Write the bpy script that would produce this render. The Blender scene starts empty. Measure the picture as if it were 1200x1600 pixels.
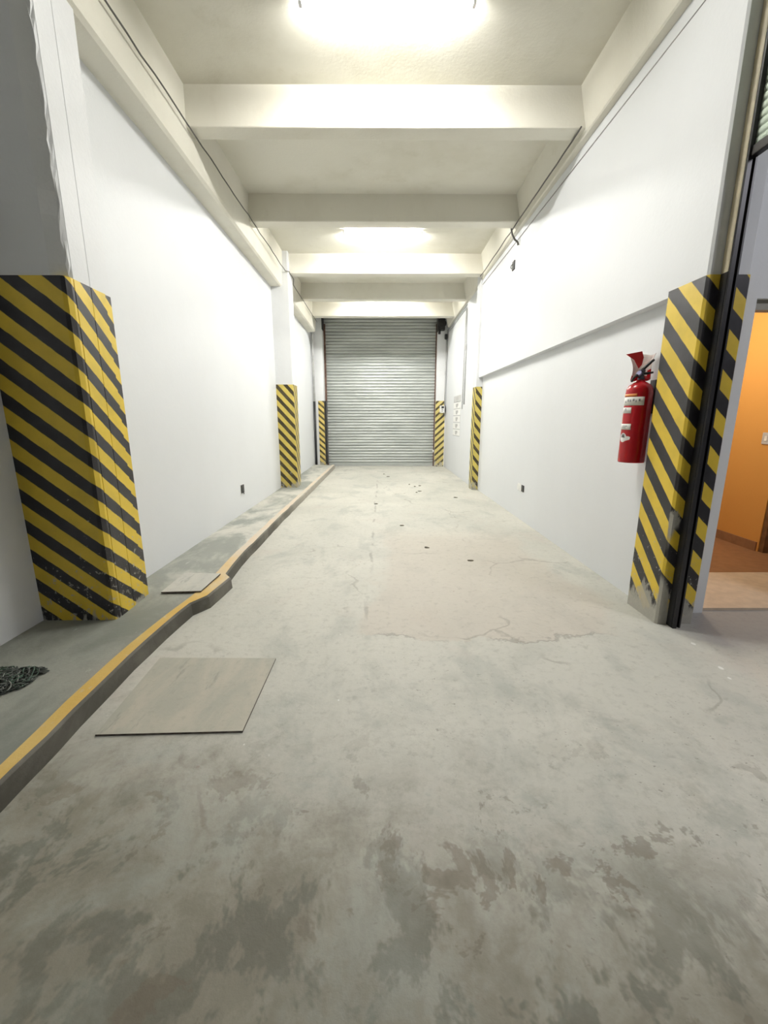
import bpy, bmesh, math, random
from mathutils import Vector, Matrix
random.seed(7)
S = bpy.context.scene
C = S.collection
PI = math.pi

# ------------------------------------------------------------------ helpers
def link(name, bm, mat=None, parent=None, smooth=False):
    me = bpy.data.meshes.new(name)
    bmesh.ops.recalc_face_normals(bm, faces=bm.faces[:])
    bm.to_mesh(me); bm.free()
    mats = mat if isinstance(mat, (list, tuple)) else [mat]
    for m in mats:
        if m: me.materials.append(m)
    if smooth:
        for p in me.polygons: p.use_smooth = True
    o = bpy.data.objects.new(name, me); C.objects.link(o)
    if parent: o.parent = parent
    return o

def tag(o, label=None, cat=None, group=None, kind=None):
    if label: o['label'] = label
    if cat: o['category'] = cat
    if group: o['group'] = group
    if kind: o['kind'] = kind
    return o

def empty(name, loc, label, cat, group=None, kind=None):
    o = bpy.data.objects.new(name, None); C.objects.link(o)
    o.location = loc; o.empty_display_size = .1
    bpy.context.view_layer.update()
    return tag(o, label, cat, group, kind)

def box(bm, x0, x1, y0, y1, z0, z1, mi=0):
    v = [bm.verts.new(p) for p in ((x0,y0,z0),(x1,y0,z0),(x1,y1,z0),(x0,y1,z0),(x0,y0,z1),(x1,y0,z1),(x1,y1,z1),(x0,y1,z1))]
    fs = []
    for q in ((3,2,1,0),(4,5,6,7),(0,1,5,4),(1,2,6,5),(2,3,7,6),(3,0,4,7)):
        f = bm.faces.new([v[i] for i in q]); f.material_index = mi; fs.append(f)
    return v, fs

def bevel(bm, w, seg=2, edges=None):
    bmesh.ops.bevel(bm, geom=edges or bm.edges[:], offset=w, segments=seg, affect='EDGES', profile=.5, clamp_overlap=True)

def bbox_obj(name, x0, x1, y0, y1, z0, z1, mat, parent=None, bev=0, off=None):
    bm = bmesh.new(); box(bm, x0, x1, y0, y1, z0, z1)
    if bev: bevel(bm, bev)
    return link(name, bm, mat, parent)

def tube(bm, pts, r, n=8, cap=True, mi=0):
    pts = [Vector(p) for p in pts]
    rs = r if isinstance(r, (list, tuple)) else [r]*len(pts)
    rings = []
    up = Vector((0,0,1)); prev = None
    for i, p in enumerate(pts):
        t = (pts[min(i+1, len(pts)-1)] - pts[max(i-1, 0)]).normalized()
        a = prev if prev is not None else (up if abs(t.dot(up)) < .95 else Vector((1,0,0)))
        b = t.cross(a).normalized(); a = b.cross(t).normalized(); prev = a
        rings.append([bm.verts.new(p + (a*math.cos(k*2*PI/n) + b*math.sin(k*2*PI/n))*rs[i]) for k in range(n)])
    for i in range(len(rings)-1):
        for k in range(n):
            f = bm.faces.new((rings[i][k], rings[i][(k+1)%n], rings[i+1][(k+1)%n], rings[i+1][k])); f.smooth = True; f.material_index = mi
    if cap:
        for R in (rings[0][::-1], rings[-1]):
            f = bm.faces.new(R); f.material_index = mi

def lathe(bm, prof, cx, cy, cz, n=32, mi=0):
    rings = []
    for r, z in prof:
        if r < 1e-5: rings.append([bm.verts.new((cx, cy, cz+z))])
        else: rings.append([bm.verts.new((cx+r*math.cos(k*2*PI/n), cy+r*math.sin(k*2*PI/n), cz+z)) for k in range(n)])
    for A, B in zip(rings, rings[1:]):
        for k in range(n):
            k2 = (k+1) % n
            if len(A) == 1 and len(B) == 1: continue
            if len(A) == 1: f = bm.faces.new((A[0], B[k2], B[k]))
            elif len(B) == 1: f = bm.faces.new((A[k], A[k2], B[0]))
            else: f = bm.faces.new((A[k], A[k2], B[k2], B[k]))
            f.smooth = True; f.material_index = mi

def prism(bm, prof, z0, z1, s0=0.0, closed=True, cap=True, mi=0, jag=0.0, zn=1):
    """vertical prism over an xy profile; UV = (metres along the outline from s0, height)"""
    uv = bm.loops.layers.uv.verify()
    n = len(prof); s = [s0]
    for i in range(n):
        a, b = prof[i], prof[(i+1) % n]
        s.append(s[-1] + math.hypot(b[0]-a[0], b[1]-a[1]))
    levels = [z0 + (z1-z0)*k/zn for k in range(zn+1)]
    cols = [[bm.verts.new((x, y, z)) for z in levels] for x, y in prof]
    m = n if closed else n-1
    for i in range(m):
        A, B = cols[i], cols[(i+1) % n]
        for k in range(zn):
            f = bm.faces.new((A[k], B[k], B[k+1], A[k+1])); f.material_index = mi
            for l, (u, v) in zip(f.loops, ((s[i], levels[k]), (s[i+1], levels[k]), (s[i+1], levels[k+1]), (s[i], levels[k+1]))):
                l[uv].uv = (u, v)
    if cap and closed:
        for k in (0, -1):
            f = bm.faces.new([c[k] for c in cols]); f.material_index = mi
            for l in f.loops: l[uv].uv = (l.vert.co.x, l.vert.co.z)

# ------------------------------------------------------------------ node helpers
class NT:
    def __init__(s, name):
        s.m = bpy.data.materials.new(name); s.m.use_nodes = True
        s.t = s.m.node_tree; s.b = s.t.nodes['Principled BSDF']
    def n(s, typ, **kw):
        x = s.t.nodes.new(typ)
        for k, v in kw.items(): setattr(x, k, v)
        return x
    def put(s, sock, v):
        if isinstance(v, bpy.types.NodeSocket): s.t.links.new(v, sock)
        elif isinstance(v, (tuple, list)) and len(v) == 3 and sock.type == 'RGBA': sock.default_value = (*v, 1)
        else: sock.default_value = v
    def math(s, op, a, b=0.0, c=None, clamp=False):
        x = s.n('ShaderNodeMath', operation=op, use_clamp=clamp)
        s.put(x.inputs[0], a); s.put(x.inputs[1], b)
        if c is not None: s.put(x.inputs[2], c)
        return x.outputs[0]
    def mix(s, f, a, b, mode='MIX'):
        x = s.n('ShaderNodeMix', data_type='RGBA', blend_type=mode)
        s.put(x.inputs['Factor'], f); s.put(x.inputs['A'], a) if False else None
        s.put(x.inputs[6], a); s.put(x.inputs[7], b)
        return x.outputs[2]
    def ss(s, v, lo, hi):
        x = s.n('ShaderNodeMapRange', interpolation_type='SMOOTHSTEP')
        s.put(x.inputs['Value'], v); s.put(x.inputs['From Min'], lo); s.put(x.inputs['From Max'], hi)
        return x.outputs['Result']
    def obj(s):
        return s.n('ShaderNodeTexCoord').outputs['Object']
    def pos(s):
        return s.n('ShaderNodeNewGeometry').outputs['Position']
    def mp(s, vec, sc=(1,1,1), loc=(0,0,0), rot=(0,0,0)):
        x = s.n('ShaderNodeMapping'); s.put(x.inputs['Vector'], vec)
        x.inputs['Scale'].default_value = sc; x.inputs['Location'].default_value = loc; x.inputs['Rotation'].default_value = rot
        return x.outputs[0]
    def noise(s, vec, sc, det=4, rough=.55, dist=0.0):
        x = s.n('ShaderNodeTexNoise'); s.put(x.inputs['Vector'], vec)
        x.inputs['Scale'].default_value = sc; x.inputs['Detail'].default_value = det
        x.inputs['Roughness'].default_value = rough; x.inputs['Distortion'].default_value = dist
        return x.outputs['Fac']
    def voro(s, vec, sc, feat='F1', rnd=1.0):
        x = s.n('ShaderNodeTexVoronoi', feature=feat); s.put(x.inputs['Vector'], vec)
        x.inputs['Scale'].default_value = sc; x.inputs['Randomness'].default_value = rnd
        return x
    def xyz(s, vec):
        x = s.n('ShaderNodeSeparateXYZ'); s.put(x.inputs[0], vec); return x.outputs
    def bump(s, h, strength=.2, dist=.01):
        x = s.n('ShaderNodeBump'); s.put(x.inputs['Height'], h)
        x.inputs['Strength'].default_value = strength; x.inputs['Distance'].default_value = dist
        s.t.links.new(x.outputs[0], s.b.inputs['Normal'])
    def out(s, col, rough=.6, metal=0.0, spec=None):
        s.put(s.b.inputs['Base Color'], col); s.put(s.b.inputs['Roughness'], rough); s.put(s.b.inputs['Metallic'], metal)
        if spec is not None: s.b.inputs['Specular IOR Level'].default_value = spec
        return s.m

def plain(name, col, rough=.5, metal=0.0, var=.08, sc=14, bmp=.05):
    k = NT(name); p = k.obj(); nz = k.noise(p, sc)
    f = k.ss(nz, .3, .7)
    c = k.mix(f, tuple(x*(1-var) for x in col), tuple(min(1, x*(1+var)) for x in col))
    if bmp: k.bump(nz, bmp, .004)
    return k.out(c, rough, metal)

def plaster(name, col, dirt, amount=.25, rough=.65, bscale=1.0):
    k = NT(name); p = k.pos()
    big = k.noise(k.mp(p, (1,1,.5)), .8, 5, .6); mid = k.noise(p, 5, 5, .6); fine = k.noise(p, 45, 3, .6)
    f = k.math('MULTIPLY', k.ss(big, .42, .75), amount)
    c = k.mix(f, col, dirt)
    f2 = k.math('MULTIPLY', k.ss(mid, .55, .8), amount*.6)
    c = k.mix(f2, c, dirt)
    h = k.math('ADD', k.math('MULTIPLY', mid, .7), k.math('MULTIPLY', fine, .3))
    k.bump(h, .22*bscale, .012)
    return k.out(c, rough, 0, .3)

def concrete_core(k, p, stains=True):
    X, Y, Z = k.xyz(p)
    big = k.noise(p, .55, 4, .6, .6)
    mid = k.noise(k.mp(p, (2.6, 1.5, 2)), 1.0, 6, .62, .4)
    fine = k.noise(p, 26, 4, .65)
    grit = k.noise(p, 120, 2, .6)
    c = k.mix(k.ss(big, .3, .7), (.49, .485, .43), (.60, .585, .52))
    c = k.mix(k.math('MULTIPLY', k.ss(mid, .50, .66), .6), c, (.39, .40, .36))
    c = k.mix(k.math('MULTIPLY', k.ss(k.noise(k.mp(p, (1,1,1), (7,3,0)), 1.3, 5, .6, .5), .56, .72), .5), c, (.52, .475, .42))
    c = k.mix(k.math('MULTIPLY', k.ss(fine, .5, .8), .30), c, (.28, .28, .25))
    c = k.mix(k.math('MULTIPLY', k.ss(grit, .45, .75), .18), c, (.56, .55, .50))
    return c, X, Y, Z, big, mid, fine, grit

def make_floor_mat():
    k = NT('worn_concrete_floor'); p = k.pos()
    c, X, Y, Z, big, mid, fine, grit = concrete_core(k, p)
    wob = k.noise(p, 2.2, 5, .65)
    wob2 = k.noise(k.mp(p, (1,1,1), (3,9,0)), 1.1, 5, .6)
    # thin worn topping in front of the pillar, edge broken and ragged
    ex = k.math('ADD', Y, k.math('MULTIPLY', k.math('SUBTRACT', wob, .5), .55))
    exx = k.math('ADD', X, k.math('MULTIPLY', k.math('SUBTRACT', wob2, .5), .9))
    top = k.math('MULTIPLY', k.ss(ex, 2.50, 2.515), k.ss(exx, -.14, .02))
    top = k.math('MULTIPLY', top, k.ss(exx, 1.75, 1.55))
    top = k.math('MULTIPLY', top, k.ss(ex, 5.6, 4.6))
    c = k.mix(k.math('MULTIPLY', top, .55), c, (.53, .475, .405))
    edge = k.math('MULTIPLY', k.math('MULTIPLY', k.ss(ex, 2.485, 2.50), k.ss(ex, 2.525, 2.508)), k.math('MULTIPLY', k.ss(exx, .0, .1), k.ss(exx, 1.7, 1.5)))
    edge = k.math('MULTIPLY', edge, k.ss(k.noise(p, 3, 2), .42, .52))
    c = k.mix(k.math('MULTIPLY', edge, .5), c, (.24, .21, .18))
    # old joint along the middle of the lane
    jx = k.math('ABSOLUTE', k.math('ADD', X, k.math('ADD', .115, k.math('MULTIPLY', k.math('SUBTRACT', wob, .5), .10))))
    joint = k.math('MULTIPLY', k.ss(jx, .022, .006), k.math('MULTIPLY', k.ss(Y, 2.4, 3.1), k.ss(Y, 10.5, 9)))
    joint = k.math('MULTIPLY', joint, k.ss(k.noise(k.mp(p, (3, 1.6, 1)), 2.0, 3), .44, .62))
    c = k.mix(k.math('MULTIPLY', joint, .55), c, (.25, .23, .20))
    # dark, greenish stains in streaks on the near part of the lane
    # ground-in dirt plus vignette darkness painted in towards the camera, ragged border running aslant
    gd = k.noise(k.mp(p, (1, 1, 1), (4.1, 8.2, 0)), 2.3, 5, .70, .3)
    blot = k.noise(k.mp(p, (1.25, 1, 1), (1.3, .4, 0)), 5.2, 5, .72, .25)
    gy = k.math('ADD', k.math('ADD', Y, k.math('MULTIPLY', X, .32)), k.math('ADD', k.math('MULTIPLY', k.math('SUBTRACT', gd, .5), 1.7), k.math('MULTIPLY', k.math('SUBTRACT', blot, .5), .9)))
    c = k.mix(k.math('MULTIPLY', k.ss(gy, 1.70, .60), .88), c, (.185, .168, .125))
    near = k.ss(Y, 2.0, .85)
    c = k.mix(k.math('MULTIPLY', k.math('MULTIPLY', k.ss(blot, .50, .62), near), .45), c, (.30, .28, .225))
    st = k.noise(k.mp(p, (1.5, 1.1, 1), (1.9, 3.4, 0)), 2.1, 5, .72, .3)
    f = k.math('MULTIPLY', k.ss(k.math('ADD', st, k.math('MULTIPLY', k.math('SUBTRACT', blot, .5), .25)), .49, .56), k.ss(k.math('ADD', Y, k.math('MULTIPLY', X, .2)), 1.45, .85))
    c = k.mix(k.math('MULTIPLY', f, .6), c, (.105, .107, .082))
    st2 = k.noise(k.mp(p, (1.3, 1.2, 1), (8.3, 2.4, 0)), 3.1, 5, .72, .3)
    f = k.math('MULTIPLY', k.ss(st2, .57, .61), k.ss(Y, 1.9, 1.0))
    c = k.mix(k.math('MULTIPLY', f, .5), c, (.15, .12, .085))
    # greenish-grey cast patches over the middle of the lane
    f = k.math('MULTIPLY', k.ss(gd, .50, .66), k.ss(Y, 2.9, 1.4))
    c = k.mix(k.math('MULTIPLY', f, .42), c, (.27, .285, .25))
    # fine scuffing
    c = k.mix(k.math('MULTIPLY', k.ss(k.noise(p, 16, 4, .72), .52, .72), .28), c, (.22, .205, .17))
    # darker violet-grey patch under the side doorway
    dx = k.math('ADD', X, k.math('MULTIPLY', k.math('SUBTRACT', wob, .5), .5))
    dm = k.math('MULTIPLY', k.ss(dx, 2.0, 2.25), k.ss(k.math('SUBTRACT', Y, k.math('MULTIPLY', k.math('SUBTRACT', wob2, .5), .8)), 2.25, 2.5))
    c = k.mix(k.math('MULTIPLY', dm, .6), c, (.21, .20, .215))
    # pits, clustered right of the middle
    pn = k.noise(k.mp(p, (1, 1.5, 1)), 34, 2, .6)
    zone = k.math('MULTIPLY', k.ss(k.noise(k.mp(p, (1,1,1), (5,1,0)), .9, 3), .40, .60), k.math('MULTIPLY', k.ss(Y, 3.0, 2.0), k.ss(X, -.7, .3)))
    pit = k.math('MULTIPLY', k.ss(pn, .665, .71), zone)
    c = k.mix(k.math('MULTIPLY', pit, .6), c, (.19, .17, .145))
    # rust specks
    rs = k.voro(k.mp(p, (1,1,1), (.37,.11,0)), 13)
    rz = k.math('MULTIPLY', k.ss(rs.outputs['Distance'], .12, .05), k.ss(k.noise(p, 1.7, 3), .60, .68))
    c = k.mix(k.math('MULTIPLY', rz, .6), c, (.24, .13, .09))
    # hairline cracks
    wp = k.n('ShaderNodeVectorMath', operation='ADD'); k.put(wp.inputs[0], p)
    nv = k.n('ShaderNodeTexNoise'); k.put(nv.inputs['Vector'], p); nv.inputs['Scale'].default_value = 1.8; nv.inputs['Detail'].default_value = 6
    sc = k.n('ShaderNodeVectorMath', operation='SCALE'); k.put(sc.inputs[0], nv.outputs['Color']); sc.inputs['Scale'].default_value = .7
    k.put(wp.inputs[1], sc.outputs[0])
    ve = k.voro(wp.outputs[0], .62, 'DISTANCE_TO_EDGE')
    cr = k.math('MULTIPLY', k.ss(ve.outputs['Distance'], .012, .002), k.ss(k.noise(k.mp(p, (1,1,1), (2,5,0)), 1.4, 3), .50, .60))
    c = k.mix(k.math('MULTIPLY', cr, .38), c, (.20, .175, .14))
    # white paint drips along the wall foot and stray specks
    wv = k.voro(k.mp(p, (1, .7, 1)), 7)
    wz = k.math('ADD', k.math('MULTIPLY', k.ss(X, 1.62, 1.98), .055), .028)
    ws = k.math('MULTIPLY', k.ss(k.math('SUBTRACT', wz, wv.outputs['Distance']), -.012, .008), k.ss(k.noise(p, 1.9, 2), .47, .53))
    c = k.mix(k.math('MULTIPLY', ws, .75), c, (.78, .78, .75))
    h = k.math('ADD', k.math('MULTIPLY', fine, .5), k.math('MULTIPLY', mid, .8))
    k.bump(h, .35, .012)
    return k.out(c, k.math('ADD', .50, k.math('MULTIPLY', fine, .3)), 0, .35)

def make_walk_mat():
    k = NT('raised_walkway_concrete'); p = k.pos()
    c, X, Y, Z, big, mid, fine, grit = concrete_core(k, p)
    st = k.noise(k.mp(p, (1.2, .7, 1), (4, 2, 0)), 1.6, 6, .66, .4)
    f = k.math('MULTIPLY', k.ss(st, .40, .60), .8)
    c = k.mix(f, c, (.235, .25, .225))
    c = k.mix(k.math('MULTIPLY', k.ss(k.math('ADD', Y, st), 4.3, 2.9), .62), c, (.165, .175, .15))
    sp = k.noise(k.mp(p, (3, 1, 1), (1, 7, 0)), 3.5, 4, .6)
    c = k.mix(k.math('MULTIPLY', k.ss(sp, .66, .74), .5), c, (.55, .55, .52))
    h = k.math('ADD', k.math('MULTIPLY', fine, .5), mid)
    k.bump(h, .35, .012)
    return k.out(c, .62, 0, .3)

def make_kerb_mat(top):
    k = NT('kerb_yellow_paint' if top else 'kerb_dirty_concrete'); p = k.pos()
    c, X, Y, Z, big, mid, fine, grit = concrete_core(k, p)
    if top:
        y1 = k.mix(k.ss(mid, .35, .7), (.62, .40, .10), (.66, .47, .17))
        faded = k.mix(k.ss(mid, .35, .65), (.66, .54, .40), (.58, .54, .46))
        col = k.mix(k.ss(k.math('ADD', Y, k.math('MULTIPLY', k.math('SUBTRACT', mid, .5), 2.5)), 2.6, 4.4), y1, faded)
        wear = k.math('MULTIPLY', k.ss(k.noise(p, 9, 5, .7), .58, .70), .55)
        c = k.mix(wear, col, c)
    else:
        d = k.mix(k.ss(mid, .4, .65), (.085, .08, .065), (.165, .155, .13))
        c = k.mix(k.ss(k.math('ADD', Y, k.math('MULTIPLY', mid, 2)), 5.5, 9), d, (.36, .34, .29))
    k.bump(k.math('ADD', mid, k.math('MULTIPLY', fine, .5)), .4, .012)
    return k.out(c, .65, 0, .3)

def hazard(name, slope, period, z0, duty, yellow=(.76, .545, .05), black=(.018, .017, .02), wear_h=.30, corner=None, sgn=1, wear=1.0):
    """yellow and black slanting stripes over UV (metres along the outline, height), rubbed through near the floor.
    black where frac((z0 - v - slope*u)/period) < duty"""
    k = NT(name); uvn = k.n('ShaderNodeTexCoord').outputs['UV']; p = k.pos()
    U, V, _ = k.xyz(uvn)
    wv = k.math('MULTIPLY', k.math('SUBTRACT', k.noise(p, 14, 3), .5), .012)
    t = k.math('SUBTRACT', z0, k.math('ADD', V, k.math('MULTIPLY', U, slope)))
    t = k.math('DIVIDE', k.math('ADD', t, wv), period)
    fr = k.math('FRACT', k.math('ADD', t, 40.0))
    blk = k.math('MULTIPLY', k.ss(fr, 0.0, .03), k.ss(fr, duty+.03, duty))
    n1 = k.noise(p, 6, 4); n2 = k.noise(p, 30, 5, .7); n3 = k.noise(k.mp(p, (1,1,.35)), 11, 5, .7)
    ycol = k.mix(k.ss(n1, .35, .7), yellow, tuple(x*.86 for x in yellow))
    bcol = k.mix(k.ss(n1, .4, .7), black, tuple(x*1.9 for x in black))
    c = k.mix(blk, ycol, bcol)
    low = k.ss(V, wear_h + .28, wear_h*.35)
    wf = k.ss(k.math('ADD', k.math('MULTIPLY', n3, .75), k.math('MULTIPLY', low, .30*wear)), .60, .66)
    chips = k.math('MULTIPLY', k.ss(k.math('ADD', n2, k.math('MULTIPLY', k.ss(V, .95, .1), .085)), .665, .70), .75)
    wf = k.math('MAXIMUM', k.math('MULTIPLY', wf, k.math('ADD', .18, k.math('MULTIPLY', low, .7))), k.math('MULTIPLY', chips, k.ss(V, 1.35, .6)))
    if corner:
        cs, ch = corner
        d = k.math('ABSOLUTE', k.math('SUBTRACT', U, cs))
        d = k.math('ADD', d, k.math('MULTIPLY', k.math('SUBTRACT', n1, .5), .06))
        cw = k.math('MULTIPLY', k.ss(d, .045, .03), k.ss(k.math('ADD', V, k.math('MULTIPLY', n3, .3)), ch+.16, ch+.12))
        cw = k.math('MULTIPLY', cw, k.ss(k.noise(k.mp(p, (1,1,.6)), 3.1, 2), .40, .46))
        wf = k.math('MAXIMUM', wf, cw)
        bt = k.ss(k.math('ADD', V, k.math('MULTIPLY', k.math('SUBTRACT', n3, .5), .25)), .12, .08)
        wf = k.math('MAXIMUM', wf, bt)
    c = k.mix(wf, c, k.mix(n2, (.34, .33, .29), (.50, .48, .42)))
    k.bump(k.math('SUBTRACT', n1, k.math('MULTIPLY', wf, .5)), .25, .008)
    return k.out(c, .42, 0, .45)

# ------------------------------------------------------------------ materials
M = {}
M['wall'] = plaster('white_wall_paint', (.735, .75, .765), (.60, .61, .60), .14)
M['pillar'] = plaster('white_pillar_paint', (.715, .725, .735), (.53, .53, .51), .2, .6, 1.4)
M['ceil'] = plaster('aged_whitewash', (.70, .68, .595), (.50, .47, .36), .5, .7, 1.8)
M['beam'] = plaster('cream_beam_paint', (.72, .70, .615), (.54, .50, .40), .42, .65, 1.8)
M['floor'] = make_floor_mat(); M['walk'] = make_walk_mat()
M['kerb_top'] = make_kerb_mat(True); M['kerb_side'] = make_kerb_mat(False)
M['black'] = plain('black_paint', (.016, .016, .018), .38)
M['dark'] = plain('dark_steel', (.035, .033, .032), .45, .5)
M['cable'] = plain('grey_cable', (.10, .095, .085), .6)
M['pale_cable'] = plain('painted_cable', (.33, .33, .32), .6)
M['conduit'] = plain('grey_conduit', (.50, .50, .50), .45)
M['white_plastic'] = plain('white_plastic', (.78, .78, .76), .35)
M['red'] = plain('red_enamel', (.42, .006, .012), .22, 0, .05)
M['rust'] = plain('rusty_steel', (.13, .075, .055), .65, .3, .35, 20)
M['beige'] = plain('beige_rail_paint', (.52, .46, .33), .5, 0, .12)
M['orange'] = plaster('orange_wall_paint', (.66, .33, .085), (.52, .25, .06), .2)
M['brown'] = plain('brown_wood', (.17, .085, .035), .5, 0, .2)
M['mid_brown'] = plain('mid_brown_surface', (.29, .15, .075), .5, 0, .1)
M['pale_beige'] = plain('pale_beige_floor', (.60, .49, .37), .5, 0, .08)
M['paper'] = plain('white_paper', (.82, .82, .80), .7, 0, .03)
M['ink'] = plain('grey_ink', (.30, .30, .30), .7)
M['leaf'] = plain('dry_leaf', (.10, .085, .055), .8, 0, .3, 60)

def make_emit(name, col, s):
    k = NT(name); k.b.inputs['Base Color'].default_value = (.9, .9, .9, 1)
    k.b.inputs['Emission Color'].default_value = (*col, 1); k.b.inputs['Emission Strength'].default_value = s
    return k.m
TUBE_STRENGTH = 330
M['tube'] = make_emit('lit_tube', (1.0, .985, .945), TUBE_STRENGTH*1.27); M['tube_weak'] = make_emit('lit_tube_dimmer', (1.0, .985, .945), TUBE_STRENGTH*.85)

def galv(name, a, b, rough=.42):
    k = NT(name); p = k.obj()
    n1 = k.noise(k.mp(p, (.5, .5, 3)), 2.0, 5, .6); n2 = k.noise(p, 40, 3)
    c = k.mix(k.ss(n1, .3, .7), a, b)
    rz = k.math('MULTIPLY', k.ss(k.noise(k.mp(p, (1, 1, 6)), 1.5, 5, .7), .60, .75), .35)
    c = k.mix(rz, c, tuple(x*.6 for x in a))
    return k.out(c, k.math('ADD', rough, k.math('MULTIPLY', n2, .12)), .38)
M['slat'] = galv('galvanised_slat', (.38, .40, .385), (.48, .50, .485), .48)
M['slat_green'] = galv('pale_green_slat', (.40, .47, .39), (.50, .57, .48), .5)

def make_board(name, a, b):
    k = NT(name); p = k.pos()
    n1 = k.noise(k.mp(p, (2.2, .8, 1), (0,0,0), (0,0,.5)), 2.4, 6, .65, .5); n2 = k.noise(p, 30, 4, .7)
    c = k.mix(k.ss(n1, .35, .65), a, b)
    s = k.noise(k.mp(p, (5, 1.2, 1), (3,1,0), (0,0,-.35)), 2.5, 5, .7)
    c = k.mix(k.math('MULTIPLY', k.ss(s, .58, .7), .5), c, (.22, .22, .20))
    c = k.mix(k.math('MULTIPLY', k.ss(n2, .5, .8), .3), c, (.27, .25, .21))
    k.bump(n2, .2, .004)
    return k.out(c, .6, 0, .3)
M['board'] = make_board('dusty_board', (.40, .39, .33), (.475, .445, .37))
M['board_edge'] = plain('board_edge', (.10, .08, .065), .8, 0, .4, 30)
M['board2'] = make_board('pale_dusty_board', (.46, .46, .42), (.52, .51, .46))

# ------------------------------------------------------------------ setting: floor, walls, ceiling
CEIL = 4.30
bm = bmesh.new(); box(bm, -2.6, 7.0, -5.0, 13.4, -.15, 0)
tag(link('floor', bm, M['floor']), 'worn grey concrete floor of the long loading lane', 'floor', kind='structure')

bm = bmesh.new(); box(bm, -2.6, 2.35, -5.0, 13.4, CEIL, CEIL+.2)
tag(link('ceiling', bm, M['ceil']), 'cream whitewashed concrete ceiling between the beams', 'ceiling', kind='structure')
bm = bmesh.new(); box(bm, 2.35, 7.0, -5.0, 2.9, CEIL, CEIL+.2)
tag(link('ceiling_side', bm, M['ceil']), 'ceiling of the bay right of the roller shutter', 'ceiling', kind='structure')

# left wall: recessed near the camera, proud of that beyond the first pillar
bm = bmesh.new()
prism(bm, [(-2.255, -5.0), (-2.255, 2.75), (-1.99, 2.95), (-1.985, 8.3), (-2.02, 13.3), (-2.5, 13.3), (-2.5, -5.0)], 0.0, CEIL)
tag(link('wall_left', bm, M['wall']), 'smooth white wall along the left side of the lane', 'wall', kind='structure')

# right wall: upper part stands 8 cm proud of the lower part
bm = bmesh.new()
rows = []
for x, y in ((2.006, 2.95), (1.992, 4.8), (1.955, 8.62)):
    rows.append([bm.verts.new(q) for q in ((x, y, 0), (x, y, 2.2), (x-.08, y, 2.2), (x-.08, y, CEIL), (x+.25, y, CEIL), (x+.25, y, 0))])
for A, B in zip(rows, rows[1:]):
    for i in range(6): bm.faces.new((A[i], A[(i+1)%6], B[(i+1)%6], B[i]))
bm.faces.new(rows[0][::-1]); bm.faces.new(rows[-1])
tag(link('wall_right', bm, M['wall']), 'white right wall with a ledge line above the fire extinguisher', 'wall', kind='structure')
bm = bmesh.new()
prism(bm, [(1.905, 8.55), (1.905, 13.3), (2.25, 13.3), (2.25, 8.55)], 0, CEIL)
tag(link('wall_right_end', bm, M['wall']), 'far stretch of white right wall carrying the posted sheets', 'wall', kind='structure')
bm = bmesh.new(); box(bm, -2.5, 2.3, 13.22, 13.4, 0, CEIL)
tag(link('wall_back', bm, M['wall']), 'end wall behind the far roller shutter', 'wall', kind='structure')

# longitudinal beams under the ceiling
bm = bmesh.new()
prof = [(-2.1, 3.725), (-1.80, 3.725), (-1.772, 3.745), (-1.765, 3.78), (-1.755, CEIL+.02), (-2.1, CEIL+.02)]
ys = (2.95, 5.4, 8.2, 12.15)
rr = [[bm.verts.new((x - .004*(y-3)*(1 if z < 3.9 else 0), y, z)) for x, z in prof] for y in ys]
for A, B in zip(rr, rr[1:]):
    for i in range(len(prof)):
        j = (i+1) % len(prof); bm.faces.new((A[i], A[j], B[j], B[i]))
bm.faces.new(rr[0][::-1]); bm.faces.new(rr[-1])
tag(link('ceiling_beam_left', bm, M['beam']), 'long cream beam running along the top of the left wall', 'beam', kind='structure')
bm = bmesh.new()
prof = [(1.862, 3.935), (2.1, 3.935), (2.1, CEIL+.02), (1.768, CEIL+.02), (1.850, 3.945)]
rr = [[bm.verts.new((x, y, z)) for x, z in prof] for y in (2.72, 5.4, 8.2, 12.6)]
for A, B in zip(rr, rr[1:]):
    for i in range(len(prof)):
        j = (i+1) % len(prof); bm.faces.new((A[i], A[j], B[j], B[i]))
bm.faces.new(rr[0][::-1]); bm.faces.new(rr[-1])
tag(link('ceiling_beam_right', bm, M['beam']), 'long cream beam running along the top of the right wall', 'beam', kind='structure')
# cross beams
BEAMS = ((4.44, .18), (6.28, .20), (8.30, .20), (9.95, .18), (11.48, .22))
BL = ('cream cross beam nearest the camera, brightly lit by the first tube light', 'shaded second cross beam from the camera',
      'cream cross beam just beyond the second tube light', 'shaded cross beam, fourth from the camera', 'brightly lit cross beam right above the far roller shutter')
for (y, t), lb in zip(BEAMS, BL):
    bm = bmesh.new(); box(bm, -1.80, 1.86, y, y+t, 3.975, CEIL+.02)
    es = [e for e in bm.edges if all(v.co.z < 4 for v in e.verts) and abs(e.verts[0].co.y-e.verts[1].co.y) < .01]
    bevel(bm, .012, 2, es)
    tag(link('ceiling_beam', bm, M['beam']), lb, 'beam', 'cross beams under the ceiling', 'structure')

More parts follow.
